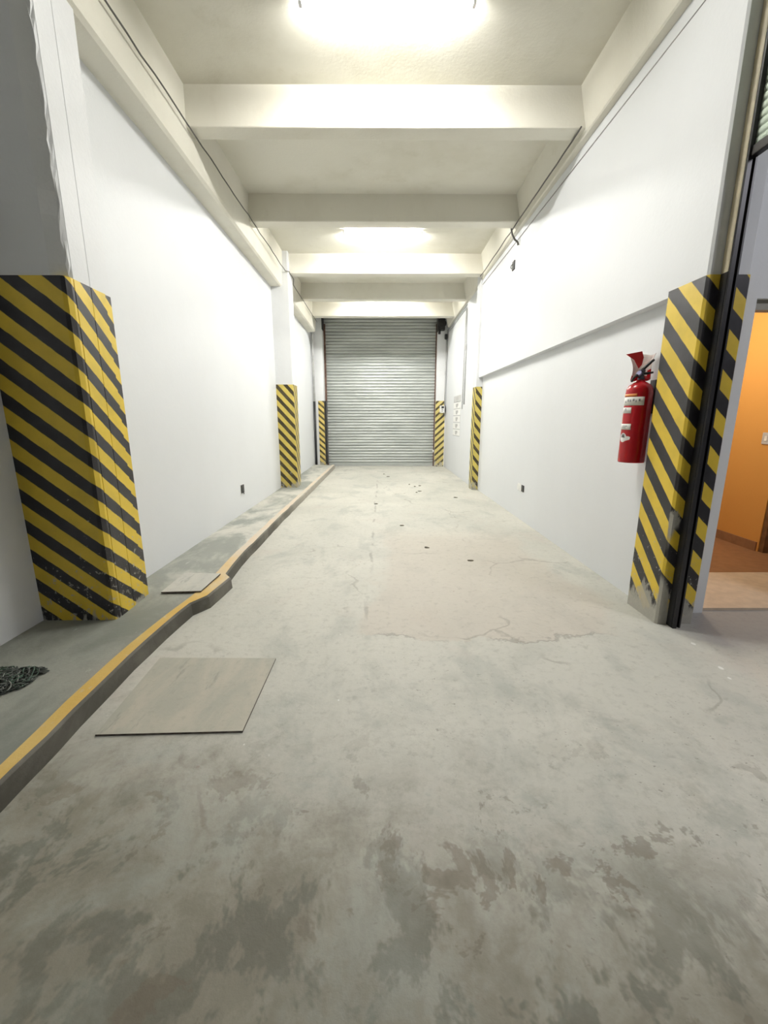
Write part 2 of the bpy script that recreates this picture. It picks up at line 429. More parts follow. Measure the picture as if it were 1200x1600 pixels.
# ------------------------------------------------------------------ raised walkway and kerb
K = .10
outer = [(-5.0, -1.395), (0.0, -1.395), (1.2, -1.395), (1.7, -1.415), (2.15, -1.425), (2.5, -1.415), (2.84, -1.392), (2.97, -1.315), (3.36, -1.285), (3.44, -1.35), (3.9, -1.385), (5.7, -1.405), (9, -1.40), (12.45, -1.40)]
inner = [(-5.0, -1.465), (0.0, -1.465), (1.0, -1.462), (1.37, -1.475), (1.75, -1.498), (2.1, -1.505), (2.45, -1.490), (2.84, -1.458), (2.97, -1.435), (3.36, -1.435), (3.44, -1.445), (3.9, -1.47), (5.7, -1.49), (9, -1.485), (12.45, -1.48)]
# dense resample with a little wobble so that the edge is hand-cast
def resample(pl, step=.16, seedv=1, amp=.004):
    rnd = random.Random(seedv); out = []
    for (y0, x0), (y1, x1) in zip(pl, pl[1:]):
        n = max(1, int((y1-y0)/step))
        for i in range(n):
            t = i/n; out.append((y0+(y1-y0)*t, x0+(x1-x0)*t + rnd.uniform(-amp, amp)))
    out.append(pl[-1]); return out
ro = resample(outer, seedv=3); ri = resample(inner, seedv=5, amp=.003)
bm = bmesh.new(); L = []
rnd = random.Random(11)
for (y, x), (y2, x2) in zip(ro, ri):
    zt = K + rnd.uniform(-.003, .003)
    L.append([bm.verts.new(q) for q in ((x2, y2, -.01), (x2, y2, zt), (x-.012, y, zt), (x, y, zt-.012), (x+.008, y, -.01))])
for A, B in zip(L, L[1:]):
    for i in range(5):
        j = (i+1) % 5; f = bm.faces.new((A[i], A[j], B[j], B[i])); f.material_index = 0 if i == 1 else 1
bm.faces.new(L[0][::-1]).material_index = 1; bm.faces.new(L[-1]).material_index = 1
tag(link('kerb', bm, [M['kerb_top'], M['kerb_side']]), 'low concrete kerb with a faded yellow top edging the left walkway', 'kerb', kind='structure')
bm = bmesh.new()
prism(bm, [(-2.4, -5.0)] + [(x+.002, y) for y, x in ri] + [(-2.4, 12.45)], -.01, K-.004)
tag(link('walkway', bm, M['walk']), 'raised grey concrete walkway along the left wall', 'walkway', kind='structure')

# ------------------------------------------------------------------ striped pillars
def pillar(name, label, prof, ztop, zbot, zband, s0, mat, grow=.0025, group='black and yellow striped pillars', band_prof=None, shaft_mat=None, zn=1, chip=None):
    rnd0 = random.Random(3)
    cx = sum(q[0] for q in prof)/len(prof); cy = sum(q[1] for q in prof)/len(prof)
    e = empty(name, (0, 0, 0), label, 'pillar', group)
    loc = Vector((cx, cy, zbot)); e.location = loc
    def rel(pr): return [(x-cx, y-cy) for x, y in pr]
    bm = bmesh.new(); prism(bm, rel(prof), 0.0, ztop-zbot, zn=zn)
    for v in bm.verts:
        if chip and 0 < v.co.z < ztop-zbot and abs(v.co.x+cx-chip[0]) < .02 and abs(v.co.y+cy-chip[1]) < .02: v.co.x -= rnd0.uniform(0, .014); v.co.y += rnd0.uniform(0, .010)
    o = link('shaft', bm, shaft_mat or M['pillar'], e)
    bp = band_prof
    if bp is None:
        bp = [(x + (grow if x > cx else -grow), y + (grow if y > cy else -grow)) for x, y in prof]
    bm = bmesh.new(); prism(bm, rel(bp), 0.0, zband-zbot, s0)
    uv = bm.loops.layers.uv.verify()
    for f in bm.faces:
        for l in f.loops: l[uv].uv = (l[uv].uv[0], l[uv].uv[1] + zbot)
    # UV v was measured from the pillar's foot
    link('hazard_band', bm, mat, e)
    return e

# near left pillar: front face towards the camera, grooved side towards the lane
xc, yf = -1.772, 2.585
side = [(xc, yf+.036), (xc, yf+.055), (xc-.006, yf+.058), (xc-.006, yf+.062), (xc-.002, yf+.065), (xc-.006, yf+.21), (xc-.011, yf+.213), (xc-.011, yf+.217), (xc-.008, yf+.22), (xc-.012, yf+.36), (xc-.020, yf+.364), (xc-.022, yf+.43)]
prof = [(-2.256, yf), (xc-.085, yf), (xc-.006, yf+.030)] + side + [(-2.256, yf+.43)]
W = .485
M['hz_l1'] = hazard('hazard_paint_near_left', .80, .197, 1.984, .48, wear_h=.12, wear=.75)
bandp = [(-2.258, yf-.003), (xc-.030, yf-.003), (xc-.008, yf+.004)] + [(x+.002, y) for x, y in side] + [(-2.258, yf+.432)]
pillar('pillar', 'wide white pillar with black and yellow striped foot beside the left walkway, nearest on the left', prof, CEIL, K-.005, 2.19, -W, M['hz_l1'], band_prof=bandp, zn=70, chip=(xc-.004, yf+.032))

# far left pillar
M['hz_l2'] = hazard('hazard_paint_mid_left', 1.12, .205, 1.737, .46, yellow=(.66, .52, .12), black=(.045, .035, .015), wear_h=.15)
pillar('pillar', 'slim white pillar halfway down the left wall with striped lower part', [(-2.05, 8.18), (-1.675, 8.18), (-1.662, 8.193), (-1.668, 8.56), (-2.05, 8.56)], CEIL, K-.005, 2.045, -.375, M['hz_l2'])

# far right pilaster
M['hz_r2'] = hazard('hazard_paint_mid_right', 1.25, .215, 1.80, .42, yellow=(.66, .54, .13), black=(.05, .04, .02), wear_h=.12)
pillar('pillar', 'slim striped pillar halfway down the right wall', [(1.835, 8.50), (2.0, 8.50), (2.0, 8.74), (1.825, 8.74)], CEIL, 0, 2.03, 0, M['hz_r2'])

# near right pillar (outline starts at its rear left corner so that the stripes wrap lane face, front, right face)
M['hz_r1'] = hazard('hazard_paint_near_right', .98, .232, 2.325, .50, wear_h=.20, corner=(.36, .80))
pr = [(1.918, 3.04), (1.922, 2.715), (1.932, 2.70), (2.165, 2.70), (2.175, 2.71), (2.175, 3.04)]
bp = [(1.915, 3.04), (1.919, 2.714), (1.930, 2.697), (2.166, 2.697), (2.178, 2.709), (2.178, 3.04)]
pillar('pillar', 'white pillar with striped lower part standing right beside the red fire extinguisher', pr, CEIL, 0, 2.235, 0, M['hz_r1'], band_prof=bp, shaft_mat=M['wall'])

# jambs of the far shutter
M['hz_l3'] = hazard('hazard_paint_far_left', .90, .172, 1.93, .42, yellow=(.68, .53, .16), black=(.05, .04, .015), wear_h=.1)
M['hz_r3'] = hazard('hazard_paint_far_right', -.91, .192, 1.345, .40, yellow=(.66, .55, .20), black=(.05, .04, .015), wear_h=.1)
pillar('pillar', 'white jamb with striped foot left of the far roller shutter, standing on the walkway end', [(-2.03, 12.65), (-1.70, 12.65), (-1.70, 13.25), (-2.03, 13.25)], CEIL, 0.0, 1.94, 0, M['hz_l3'], band_prof=[(-1.865, 12.647), (-1.697, 12.647), (-1.697, 12.70), (-1.865, 12.70)])
pillar('pillar', 'white jamb with striped foot right of the far roller shutter, carrying a control box', [(1.60, 12.86), (1.90, 12.86), (1.90, 13.25), (1.60, 13.25)], CEIL, 0, 1.95, 0, M['hz_r3'], band_prof=[(1.597, 12.857), (1.872, 12.857), (1.872, 12.9), (1.597, 12.9)])

# ------------------------------------------------------------------ far roller shutter
def slat_profile(z0, z1, pitch, depth):
    pts = []; z = z0
    while z < z1 - 1e-6:
        for t, d in ((0, 0), (.10, .45), (.28, .85), (.5, 1), (.72, .85), (.90, .45), (.97, 0.0)):
            pts.append((d*depth, min(z + t*pitch, z1)))
        z += pitch
    return pts
e = empty('roller_shutter', (0, 13.05, 0), 'large grey galvanised roller shutter closing the far end of the lane', 'roller shutter')
bm = bmesh.new(); pts = slat_profile(.10, 4.29, .0865, .030)
A = [bm.verts.new((-1.70, -d, z)) for d, z in pts]; B = [bm.verts.new((1.60, -d, z)) for d, z in pts]
for i in range(len(pts)-1):
    f = bm.faces.new((A[i], B[i], B[i+1], A[i+1])); f.smooth = False
o = link('curtain', bm, M['slat'], e)
sm = o.modifiers.new('thickness', 'SOLIDIFY'); sm.thickness = .003; sm.offset = 1
bm = bmesh.new(); box(bm, -1.70, 1.60, -.03, .02, 0.002, .10); bevel(bm, .006); link('bottom_bar', bm, M['slat'], e)
for x0, x1 in ((-1.698, -1.64), (1.565, 1.645)):
    bm = bmesh.new()
    box(bm, x0, x1, -.075, -.062, 0, 4.1); box(bm, x0, x1, .045, .057, 0, 4.1)
    box(bm, x0 if x0 < 0 else x1-.012, (x0+.012) if x0 < 0 else x1, -.064, .047, 0, 4.1)
    link('guide_rail', bm, M['rust'], e)
bm = bmesh.new(); box(bm, -1.696, -1.640, -.34, -.08, 0.1, 1.94); tag(link('reveal_plate', bm, M['black'], e), 'black painted plate at the left edge')
bm = bmesh.new(); tube(bm, [(-1.69, .12, 4.14), (1.59, .12, 4.14)], .09, 20); link('barrel', bm, M['dark'], e)
# chain drive at the right end
bm = bmesh.new(); box(bm, 1.585, 1.60, -.42, -.06, 3.86, 4.27); link('end_plate', bm, M['dark'], e)
bm = bmesh.new(); tube(bm, [(1.71, -.40, 4.05), (1.71, -.36, 4.05)], .105, 22); tube(bm, [(1.71, -.42, 4.05), (1.71, -.36, 4.05)], .03, 12); link('sprocket', bm, M['dark'], e)
bm = bmesh.new(); box(bm, 1.61, 1.79, -.35, -.21, 3.88, 4.20); bevel(bm, .02); tube(bm, [(1.64, -.33, 3.90), (1.63, -.33, 3.78)], .035, 12); link('gearbox', bm, M['black'], e)
bm = bmesh.new(); box(bm, -1.70, -1.685, -.42, .10, 3.90, 4.27); link('end_plate', bm, M['dark'], e)
bm = bmesh.new(); box(bm, 1.545, 1.585, -.10, -.07, .43, .50); bevel(bm, .006); link('latch', bm, M['white_plastic'], e)

# ------------------------------------------------------------------ side roller shutter, mostly raised, right of the near right pillar
e = empty('roller_shutter', (2.028, 1.0, 2.80), 'pale green slatted roller shutter raised high, right of the near right pillar', 'roller shutter')
bm = bmesh.new(); pts = slat_profile(.05, 1.50, .040, .008)
A = [bm.verts.new((-d, -2.6, z)) for d, z in pts]; B = [bm.verts.new((-d, 1.66, z)) for d, z in pts]
for i in range(len(pts)-1): bm.faces.new((A[i], B[i], B[i+1], A[i+1]))
o = link('curtain', bm, M['slat_green'], e)
sm = o.modifiers.new('thickness', 'SOLIDIFY'); sm.thickness = .003; sm.offset = -1
bm = bmesh.new(); box(bm, -.022, .020, -2.6, 1.655, 0, .05); bevel(bm, .004); link('bottom_bar', bm, M['dark'], e)
def rail(z0, z1, mat):
    bm = bmesh.new()
    box(bm, -.036, -.028, 1.650, 1.697, z0, z1)
    box(bm, -.036, -.020, 1.645, 1.652, z0, z1)
    return link('guide_rail', bm, mat, e)
bm = bmesh.new(); box(bm, -.034, -.0105, 1.630, 1.644, -2.80, 1.49); box(bm, .014, .024, 1.640, 1.697, -2.80, 1.49); box(bm, -.028, .024, 1.690, 1.697, -2.80, 1.49); link('rail_channel_shade', bm, M['black'], e)  # dark of the slot put into black colour; front lip added to widen it
rail(-2.80, -.565, M['black']); tag(rail(-.565, 1.49, M['beige']), 'beige upper guide rail')

# ------------------------------------------------------------------ room to the right
bm = bmesh.new()
box(bm, 2.17, 2.375, 2.87, 3.0, 0, CEIL); box(bm, 3.30, 7.0, 2.87, 3.0, 0, CEIL); box(bm, 2.375, 3.30, 2.87, 3.0, 2.15, CEIL)
tag(link('wall_side', bm, M['wall']), 'pale wall right of the striped pillar with the doorway to the orange room', 'wall', kind='structure')
bm = bmesh.new(); box(bm, 6.9, 7.0, -5, 2.9, 0, CEIL)
tag(link('wall_side_far', bm, M['wall']), 'far wall of the bay on the right', 'wall', kind='structure')
bm = bmesh.new(); box(bm, 2.376, 3.30, 2.90, 2.97, 2.09, 2.15); box(bm, 3.25, 3.30, 2.90, 2.97, 0.02, 2.09)
tag(link('trim_1', bm, plain('grey_door_frame', (.30, .29, .25), .5)), 'grey frame under the lintel of the doorway to the orange room', 'door frame', kind='structure')
bm = bmesh.new(); box(bm, 2.27, 5.4, 2.91, 3.66, 0.0, .02)
tag(link('floor_entry', bm, M['pale_beige']), 'beige floor just inside the orange room doorway', 'floor', kind='structure')
bm = bmesh.new(); box(bm, 2.27, 5.4, 3.66, 6.5, 0.0, .021)  # floor colour changes from beige to brown here
tag(link('floor_inner', bm, M['mid_brown']), 'brown floor deeper inside the orange room', 'floor', kind='structure')
bm = bmesh.new(); box(bm, 4.02, 4.2, 4.28, 6.5, 0, 2.7)
tag(link('wall_orange', bm, M['orange']), 'orange wall seen through the side doorway', 'wall', kind='structure')
bm = bmesh.new(); box(bm, 2.2, 5.4, 6.4, 6.5, 0, 2.7); box(bm, 5.3, 5.4, 2.95, 6.5, 0, 2.7)
tag(link('wall_orange_end', bm, M['orange']), 'end wall of the orange room', 'wall', kind='structure')
bm = bmesh.new(); box(bm, 4.03, 5.35, 4.23, 4.28, 0, 2.7)
tag(link('wall_brown', bm, M['brown']), 'dark brown partition right of the orange wall', 'wall', kind='structure')
bm = bmesh.new(); box(bm, 4.005, 4.02, 4.30, 6.4, .02, .12)
tag(link('baseboard_orange', bm, M['mid_brown']), 'brown skirting at the foot of the orange wall', 'baseboard', kind='structure')
bm = bmesh.new(); box(bm, 2.26, 5.4, 3.0, 6.5, 2.7, 2.8)
tag(link('ceiling_orange', bm, M['wall']), 'ceiling of the orange room', 'ceiling', kind='structure')
e = empty('light_switch', (4.02, 4.42, 1.21), 'small grey switch plate on the orange wall inside the side doorway', 'light switch')
bm = bmesh.new(); box(bm, -.012, 0, -.05, .05, -.06, .06); bevel(bm, .004); link('plate', bm, M['conduit'], e)
bm = bmesh.new(); box(bm, -.018, -.012, -.015, .015, -.025, .025); link('rocker', bm, M['white_plastic'], e)

# ------------------------------------------------------------------ tube lights
def tube_light(x, y, label, tm='tube'):
    e = empty('ceiling_tube_light', (x, y, CEIL), label, 'tube light', 'twin tube lights on the ceiling')
    bm = bmesh.new(); box(bm, -.62, .62, -.04, .04, -.035, 0); bevel(bm, .006); link('housing', bm, M['white_plastic'], e)
    for s in (-1, 1):
        bm = bmesh.new(); tube(bm, [(-.59, s*.05, -.062), (.59, s*.05, -.062)], .014, 12)
        link('tube', bm, M[tm], e)
    for s in (-1, 1):
        bm = bmesh.new(); box(bm, s*.605-.014, s*.605+.014, -.075, .075, -.082, -.025); bevel(bm, .006); link('end_cap', bm, M['white_plastic'], e)
    return e
tube_light(.04, 3.56, 'glaring twin tube light nearest the camera, at the top edge of the photo', 'tube_weak')
tube_light(.02, 7.36, 'bright twin tube light between the second and third cross beams')
tube_light(.03, 11.02, 'twin tube light hidden behind the fourth cross beam near the far shutter')

# ------------------------------------------------------------------ fire extinguisher
EX, EY, EZ = 1.898, 3.200, 1.085
e = empty('fire_extinguisher', (EX, EY, EZ), 'red fire extinguisher with white labels hanging on the right wall', 'fire extinguisher')
R = .090
bm = bmesh.new()
lathe(bm, [(0, .008), (R-.012, .004), (R-.010, 0), (R-.002, 0), (R, .012), (R, .50), (R*.96, .535), (R*.80, .562), (R*.52, .580), (.030, .588), (.026, .60), (0, .60)], 0, 0, 0, 40)
link('cylinder', bm, M['red'], e)
bm = bmesh.new(); lathe(bm, [(0, .59), (.024, .59), (.024, .615), (.017, .618), (.017, .655), (.022, .657), (.022, .672), (0, .672)], 0, 0, 0, 20)
link('valve', bm, plain('valve_metal', (.10, .10, .13), .35, .6), e)
bm = bmesh.new()
tube(bm, [(-.012, 0, .66), (.01, -.012, .685), (.040, -.028, .722), (.056, -.036, .738)], [.012, .011, .010, .008], 8)
link('lever', bm, M['black'], e)
bm = bmesh.new()
tube(bm, [(-.01, 0, .645), (.030, -.02, .645), (.062, -.035, .650)], [.010, .009, .007], 8)
link('carry_handle', bm, M['dark'], e)
bm = bmesh.new(); tube(bm, [(-.017, -.005, .64), (-.03, -.01, .648)], .019, 18); link('gauge', bm, plain('gauge_face', (.30, .30, .52), .35), e)
bm = bmesh.new()
tube(bm, [(-.018, .0, .630), (-.045, -.012, .632), (-.066, -.018, .612), (-.076, -.012, .585)], [.010, .010, .009, .008], 10); link('nozzle', bm, M['black'], e)
# labels wrapped on the cylinder; angle 0 = +x, the camera sits towards (-x,-y)
def wrap(name, a0, a1, z0, z1, mat, off=.0008, n=14, par=None):
    bm = bmesh.new(); r = R + off
    lo, hi = [], []
    for i in range(n+1):
        a = math.radians(a0 + (a1-a0)*i/n)
        lo.append(bm.verts.new((r*math.cos(a), r*math.sin(a), z0))); hi.append(bm.verts.new((r*math.cos(a), r*math.sin(a), z1)))
    for i in range(n):
        f = bm.faces.new((lo[i], lo[i+1], hi[i+1], hi[i])); f.smooth = True
    o = link(name, bm, mat, par or e); s = o.modifiers.new('t', 'SOLIDIFY'); s.thickness = .0005; s.offset = 1
    return o
lab = plain('label_paper', (.80, .78, .74), .6, 0, .05, 60)
M['lab_orange'] = plain('orange_label', (.80, .28, .06), .5)
# direction to the camera from the extinguisher: about 240 deg
o1 = wrap('label', 160, 264, .418, .478, lab); o2 = wrap('label', 160, 232, .482, .500, M['lab_orange']); tag(o2, 'orange strip label')
o3 = wrap('label', 160, 215, .362, .404, lab); o4 = wrap('label', 150, 222, .244, .286, lab)
for a, z, w in ((176, .436, 6), (190, .446, 8), (204, .444, 5), (216, .448, 8), (228, .440, 5), (240, .447, 7)):
    wrap('label_print', a, a+w, z, z+.017, M['ink'], .0016, 3, o1)
for a, z, w in ((172, .378, 20), (176, .390, 14)): wrap('label_print', a, a+w, z, z+.006, M['ink'], .0016, 4, o3)
for a, z, w in ((172, .256, 26), (174, .268, 30)): wrap('label_print', a, a+w, z, z+.005, M['ink'], .0016, 4, o4)
# round white emblem with dark bars and a small arrow-like tab
def emblem():
    bm = bmesh.new(); r = R + .001
    def P(s, z): a = math.radians(188) + s/r; return bm.verts.new((r*math.cos(a), r*math.sin(a), z))
    out = []
    for i in range(24):
        t = i*2*PI/24; out.append(P(.030*math.cos(t), .185 + .034*math.sin(t)))
    c = P(0, .185)
    for i in range(24): bm.faces.new((c, out[i], out[(i+1) % 24]))
    q = [P(.020, .160), P(.055, .172), P(.058, .190), P(.045, .196), P(.026, .196)]
    bm.faces.new(q)
    o = link('emblem', bm, M['paper'], e); s = o.modifiers.new('t', 'SOLIDIFY'); s.thickness = .0006; s.offset = 1
    return o
em = emblem()
for a, w in ((180, 7), (189, 7)): wrap('emblem_print', a, a+w, .190, .212, M['black'], .0022, 4, em)
wrap('emblem_print', 177, 200, .186, .190, M['black'], .0022, 4, em)
# wall bracket
bm = bmesh.new(); box(bm, .06, .094, -.03, .03, .50, .52); box(bm, .090, .100, -.03, .03, .36, .60); link('bracket', bm, M['dark'], e)
# curled plastic cover over the head: clear-ish pale sheet with a red flap
k = NT('milky_plastic'); k.b.inputs['Transmission Weight'].default_value = .35; k.b.inputs['IOR'].default_value = 1.15
nz = k.noise(k.obj(), 30, 4); k.bump(nz, .4, .006); M['film'] = k.out(k.mix(k.ss(nz, .35, .65), (.78, .70, .66), (.70, .56, .52)), .35)
bm = bmesh.new(); nu, nv = 16, 10; gr = []
rnd = random.Random(4)
for i in range(nu+1):
    row = []
    u = i/nu
    for j in range(nv+1):
        v = j/nv
        a = math.radians(-48 + 200*u)
        rad = .060 + .022*v - .012*math.sin(PI*v) + .004*math.sin(9*u+5*v)
        z = .600 + .185*v*(1 - .18*(u-.5)**2) + .005*math.sin(14*u)
        row.append(bm.verts.new((rad*math.cos(a), rad*math.sin(a)+.01, z)))
    gr.append(row)
for i in range(nu):
    for j in range(nv):
        f = bm.faces.new((gr[i][j], gr[i+1][j], gr[i+1][j+1], gr[i][j+1])); f.smooth = True
        f.material_index = 1 if (j < 2 or i < 5 and j < 4) else 0
o = link('dust_cover', bm, [M['film'], M['red']], e); s = o.modifiers.new('t', 'SOLIDIFY'); s.thickness = .0012
tag(o, 'pale plastic cover with red edge')
bm = bmesh.new()
q = [(-.140, -.015, .775), (-.045, -.048, .792), (-.030, -.05, .75), (-.034, -.045, .70), (-.052, -.040, .675), (-.085, -.03, .735)]
vs = [bm.verts.new(p) for p in q]; bm.faces.new(vs)
o = link('red_flap', bm, plain('red_plastic', (.60, .03, .035), .35), e); s = o.modifiers.new('t', 'SOLIDIFY'); s.thickness = .0015

# ------------------------------------------------------------------ boards on the ground
def board(name, label, corners, z, t, mats, cat):
    cx = sum(c[0] for c in corners)/4; cy = sum(c[1] for c in corners)/4
    bm = bmesh.new()
    lo = [bm.verts.new((x-cx, y-cy, 0)) for x, y in corners]; hi = [bm.verts.new((x-cx, y-cy, t)) for x, y in corners]
    bm.faces.new(lo[::-1]); f = bm.faces.new(hi); 
    for g in bm.faces: g.material_index = 0
    for i in range(4):
        g = bm.faces.new((lo[i], lo[(i+1) % 4], hi[(i+1) % 4], hi[i])); g.material_index = 1
    o = link(name, bm, mats); o.location = (cx, cy, z)
    return tag(o, label, cat)
board('cover_board', 'large dusty flat board lying on the lane floor beside the yellow kerb', [(-1.300, 1.642), (-.640, 1.662), (-.636, 2.262), (-1.33, 2.27)], .0005, .009, [M['board'], M['board_edge']], 'board')
board('cover_board', 'small pale square board on the raised walkway at the bulge in the kerb', [(-1.69, 3.005), (-1.395, 3.025), (-1.385, 3.40), (-1.70, 3.42)], K+.0035, .012, [M['board2'], M['board_edge']], 'board')

# ------------------------------------------------------------------ heap of dark netting on the walkway
bm = bmesh.new(); rnd = random.Random(21)
def inside(x, y):   # rounded heap with a tip at its rear right
    d = 1 - math.sqrt(((x+2.04)/.27)**2 + ((y-1.875-.10*(x+2.04))/.155)**2)
    t = 1 - math.sqrt(((x+1.86)/.11)**2 + ((y-1.985)/.045)**2)
    return max(0, d, t*.8)
for k_ in range(420):
    x = -2.25 + .50*rnd.random(); y = 1.68 + .38*rnd.random()
    if inside(x, y) <= .02: continue
    ang = rnd.uniform(0, 2*PI) if rnd.random() < .5 else rnd.gauss(.55, .4); pts = []
    for s in range(9):
        ins = inside(x, y)
        if ins <= 0: break
        z = .006 + min(ins, .6)*.040*rnd.uniform(.35, 1.0)
        pts.append((x, y, K + z)); ang += rnd.uniform(-.8, .8)
        x += math.cos(ang)*.016; y += math.sin(ang)*.016
    if len(pts) > 3: tube(bm, pts, rnd.uniform(.0022, .0042), 5, mi=rnd.choice((0, 0, 0, 1, 2)))
# low solid core
gx, gy = 30, 22; G = {}
for i in range(gx):
    for j in range(gy):
        x = -2.25 + .50*i/(gx-1); y = 1.68 + .38*j/(gy-1); ins = inside(x, y)
        if ins > 0: G[i, j] = bm.verts.new((x, y, K - .002 + min(ins, .5)*.04*(.6+.4*rnd.random())))
for (i, j), v in list(G.items()):
    if all(q in G for q in ((i+1, j), (i+1, j+1), (i, j+1))): bm.faces.new((v, G[i+1, j], G[i+1, j+1], G[i, j+1]))
tag(link('netting_heap', bm, [plain('black_netting', (.030, .036, .030), .6), plain('green_netting', (.045, .085, .055), .6), plain('grey_netting', (.15, .16, .14), .6)]), 'crumpled heap of dark green-black netting on the left walkway', 'netting')

# ------------------------------------------------------------------ cables, conduits and fittings
def cable(name, pts, r, mat, label, cat='cable', n=6):
    o0 = Vector(pts[0]); bm = bmesh.new(); tube(bm, [Vector(p)-o0 for p in pts], r, n)
    o = link(name, bm, mat); o.location = o0
    return tag(o, label, cat)
def sag(a, b, n, drop, sd):
    rnd = random.Random(sd); out = []
    for i in range(n+1):
        t = i/n; out.append((a[0]+(b[0]-a[0])*t + rnd.uniform(-.004, .004), a[1]+(b[1]-a[1])*t, a[2]+(b[2]-a[2])*t - drop*math.sin(PI*((t*5) % 1)) + rnd.uniform(-.003, .003)))
    return out
cable('cable', sag((-1.728, 2.96, 3.966), (-1.70, 8.14, 3.966), 30, .010, 1) + sag((-1.648, 8.17, 3.962), (-1.648, 8.58, 3.962), 3, 0, 2) + sag((-1.72, 8.9, 3.962), (-1.74, 12.1, 3.960), 16, .008, 3), .0065, M['cable'], 'thin dark cable strung along the left beam under the cross beams')
cable('cable', sag((1.790, 4.40, 3.966), (1.800, 8.40, 3.964), 22, .010, 4), .0075, M['cable'], 'thin dark cable strung along the right beam under the cross beams')
cable('cable', [(1.9285-.0105*(y-3.0), y, 3.835 + .0032*(y-3.0)) for y in (3.06, 3.5, 4.0, 4.6, 5.2, 6, 7, 8, 8.49)], .0062, M['pale_cable'], 'straight grey cable along the top of the right wall below the beam')
cable('cable', [(1.792, 6.50, 4.03), (1.790, 6.49, 3.97), (1.80, 6.47, 3.90), (1.835, 6.45, 3.83), (1.870, 6.43, 3.79), (1.880, 6.43, 3.755)], .013, M['cable'], 'thick dark cable end curling down from the right beam', n=8)
e = empty('wall_hook', (1.895, 6.62, 3.56), 'small black hook plate high on the right wall', 'hook')
bm = bmesh.new(); box(bm, -.016, .008, -.05, .05, -.06, .06); bevel(bm, .006); link('plate', bm, M['black'], e)
bm = bmesh.new(); tube(bm, [(-.014, 0, .02), (-.04, 0, .0), (-.045, 0, -.03), (-.03, 0, -.045)], .006, 6); link('hook', bm, M['black'], e)

# conduits by the far right jamb
def wx(y): return 1.905
e = empty('conduit', (wx(10.3)-.015, 9.98, 1.75), 'grey conduit dropping down the far right wall to the posted sheets', 'conduit')
bm = bmesh.new(); tube(bm, [(0, 0, 0), (0, 0, 1.2), (0, .08, 1.9), (0, .09, 2.07)], .013, 8); link('pipe', bm, M['conduit'], e)
bm = bmesh.new(); tube(bm, [(0, .22, -.10), (0, .20, 1.1), (0, .15, 2.07)], .010, 8); link('pipe', bm, M['conduit'], e)
bm = bmesh.new(); box(bm, -.02, .014, -.03, .05, 1.18, 1.30); bevel(bm, .004); link('clip', bm, M['conduit'], e)
e = empty('conduit', (wx(10.44)-.015, 10.06, 3.90), 'horizontal pair of grey conduits from the shutter drive along the far right wall', 'conduit')
bm = bmesh.new(); tube(bm, [(0, 0, 0), (0, .9, 0), (0, 1.9, -.005), (-.02, 2.68, -.02)], .012, 8); link('pipe', bm, M['conduit'], e)
bm = bmesh.new(); tube(bm, [(0, .02, -.055), (0, .9, -.06), (0, 1.9, -.065), (-.02, 2.68, -.08)], .010, 8); link('pipe', bm, M['conduit'], e)
e = empty('drain_pipe', (-1.955, 12.52, K-.004), 'vertical pipe left of the far shutter, black below and pale above', 'pipe')
bm = bmesh.new(); tube(bm, [(0, 0, 0), (0, 0, 1.82)], .036, 12); tag(link('lower_pipe', bm, M['black'], e), 'black painted lower pipe')
bm = bmesh.new(); tube(bm, [(0, 0, 1.82), (0, 0, 3.55), (.02, 0, 3.75), (.05, .05, 3.95)], .033, 12); link('upper_pipe', bm, M['conduit'], e)
e = empty('conduit', (1.868, 12.84, 1.80), 'thin vertical conduit in the corner above the control box', 'conduit')
bm = bmesh.new(); tube(bm, [(-.012, 0, 0), (-.012, 0, .95), (-.012, 0, 1.95)], .014, 8); link('pipe', bm, M['conduit'], e)
bm = bmesh.new(); box(bm, -.035, .006, -.02, .015, .88, 1.0); bevel(bm, .004); link('coupling', bm, M['conduit'], e)
e = empty('junction_box', (1.838, 12.79, 3.72), 'small black box under the shutter drive at the top right', 'box')
bm = bmesh.new(); box(bm, -.04, .035, -.05, .05, -.06, .07); bevel(bm, .008); link('housing', bm, M['black'], e)
bm = bmesh.new(); lathe(bm, [(0, -.075), (.018, -.075), (.018, -.06)], 0, 0, 0, 10); link('gland', bm, M['dark'], e)
e = empty('control_box', (1.80, 12.857, 1.70), 'white and black shutter control box on the striped right jamb', 'control box')
bm = bmesh.new(); box(bm, -.085, .055, -.10, 0, -.10, .11); bevel(bm, .01); link('housing', bm, M['white_plastic'], e)
bm = bmesh.new(); box(bm, -.045, .03, -.107, -.10, .035, .09); link('display', bm, M['black'], e)
bm = bmesh.new(); box(bm, .056, .072, -.10, 0, -.08, .11); link('side_cover', bm, M['black'], e)
for z in (.0, -.05):
    bm = bmesh.new(); tube(bm, [(-.02, -.10, z), (-.02, -.112, z)], .014, 10); link('button', bm, M['dark'], e)
bm = bmesh.new(); tube(bm, [(.03, -.05, -.10), (.035, -.05, -.16), (.02, -.04, -.20)], .012, 8); link('cord', bm, M['cable'], e)

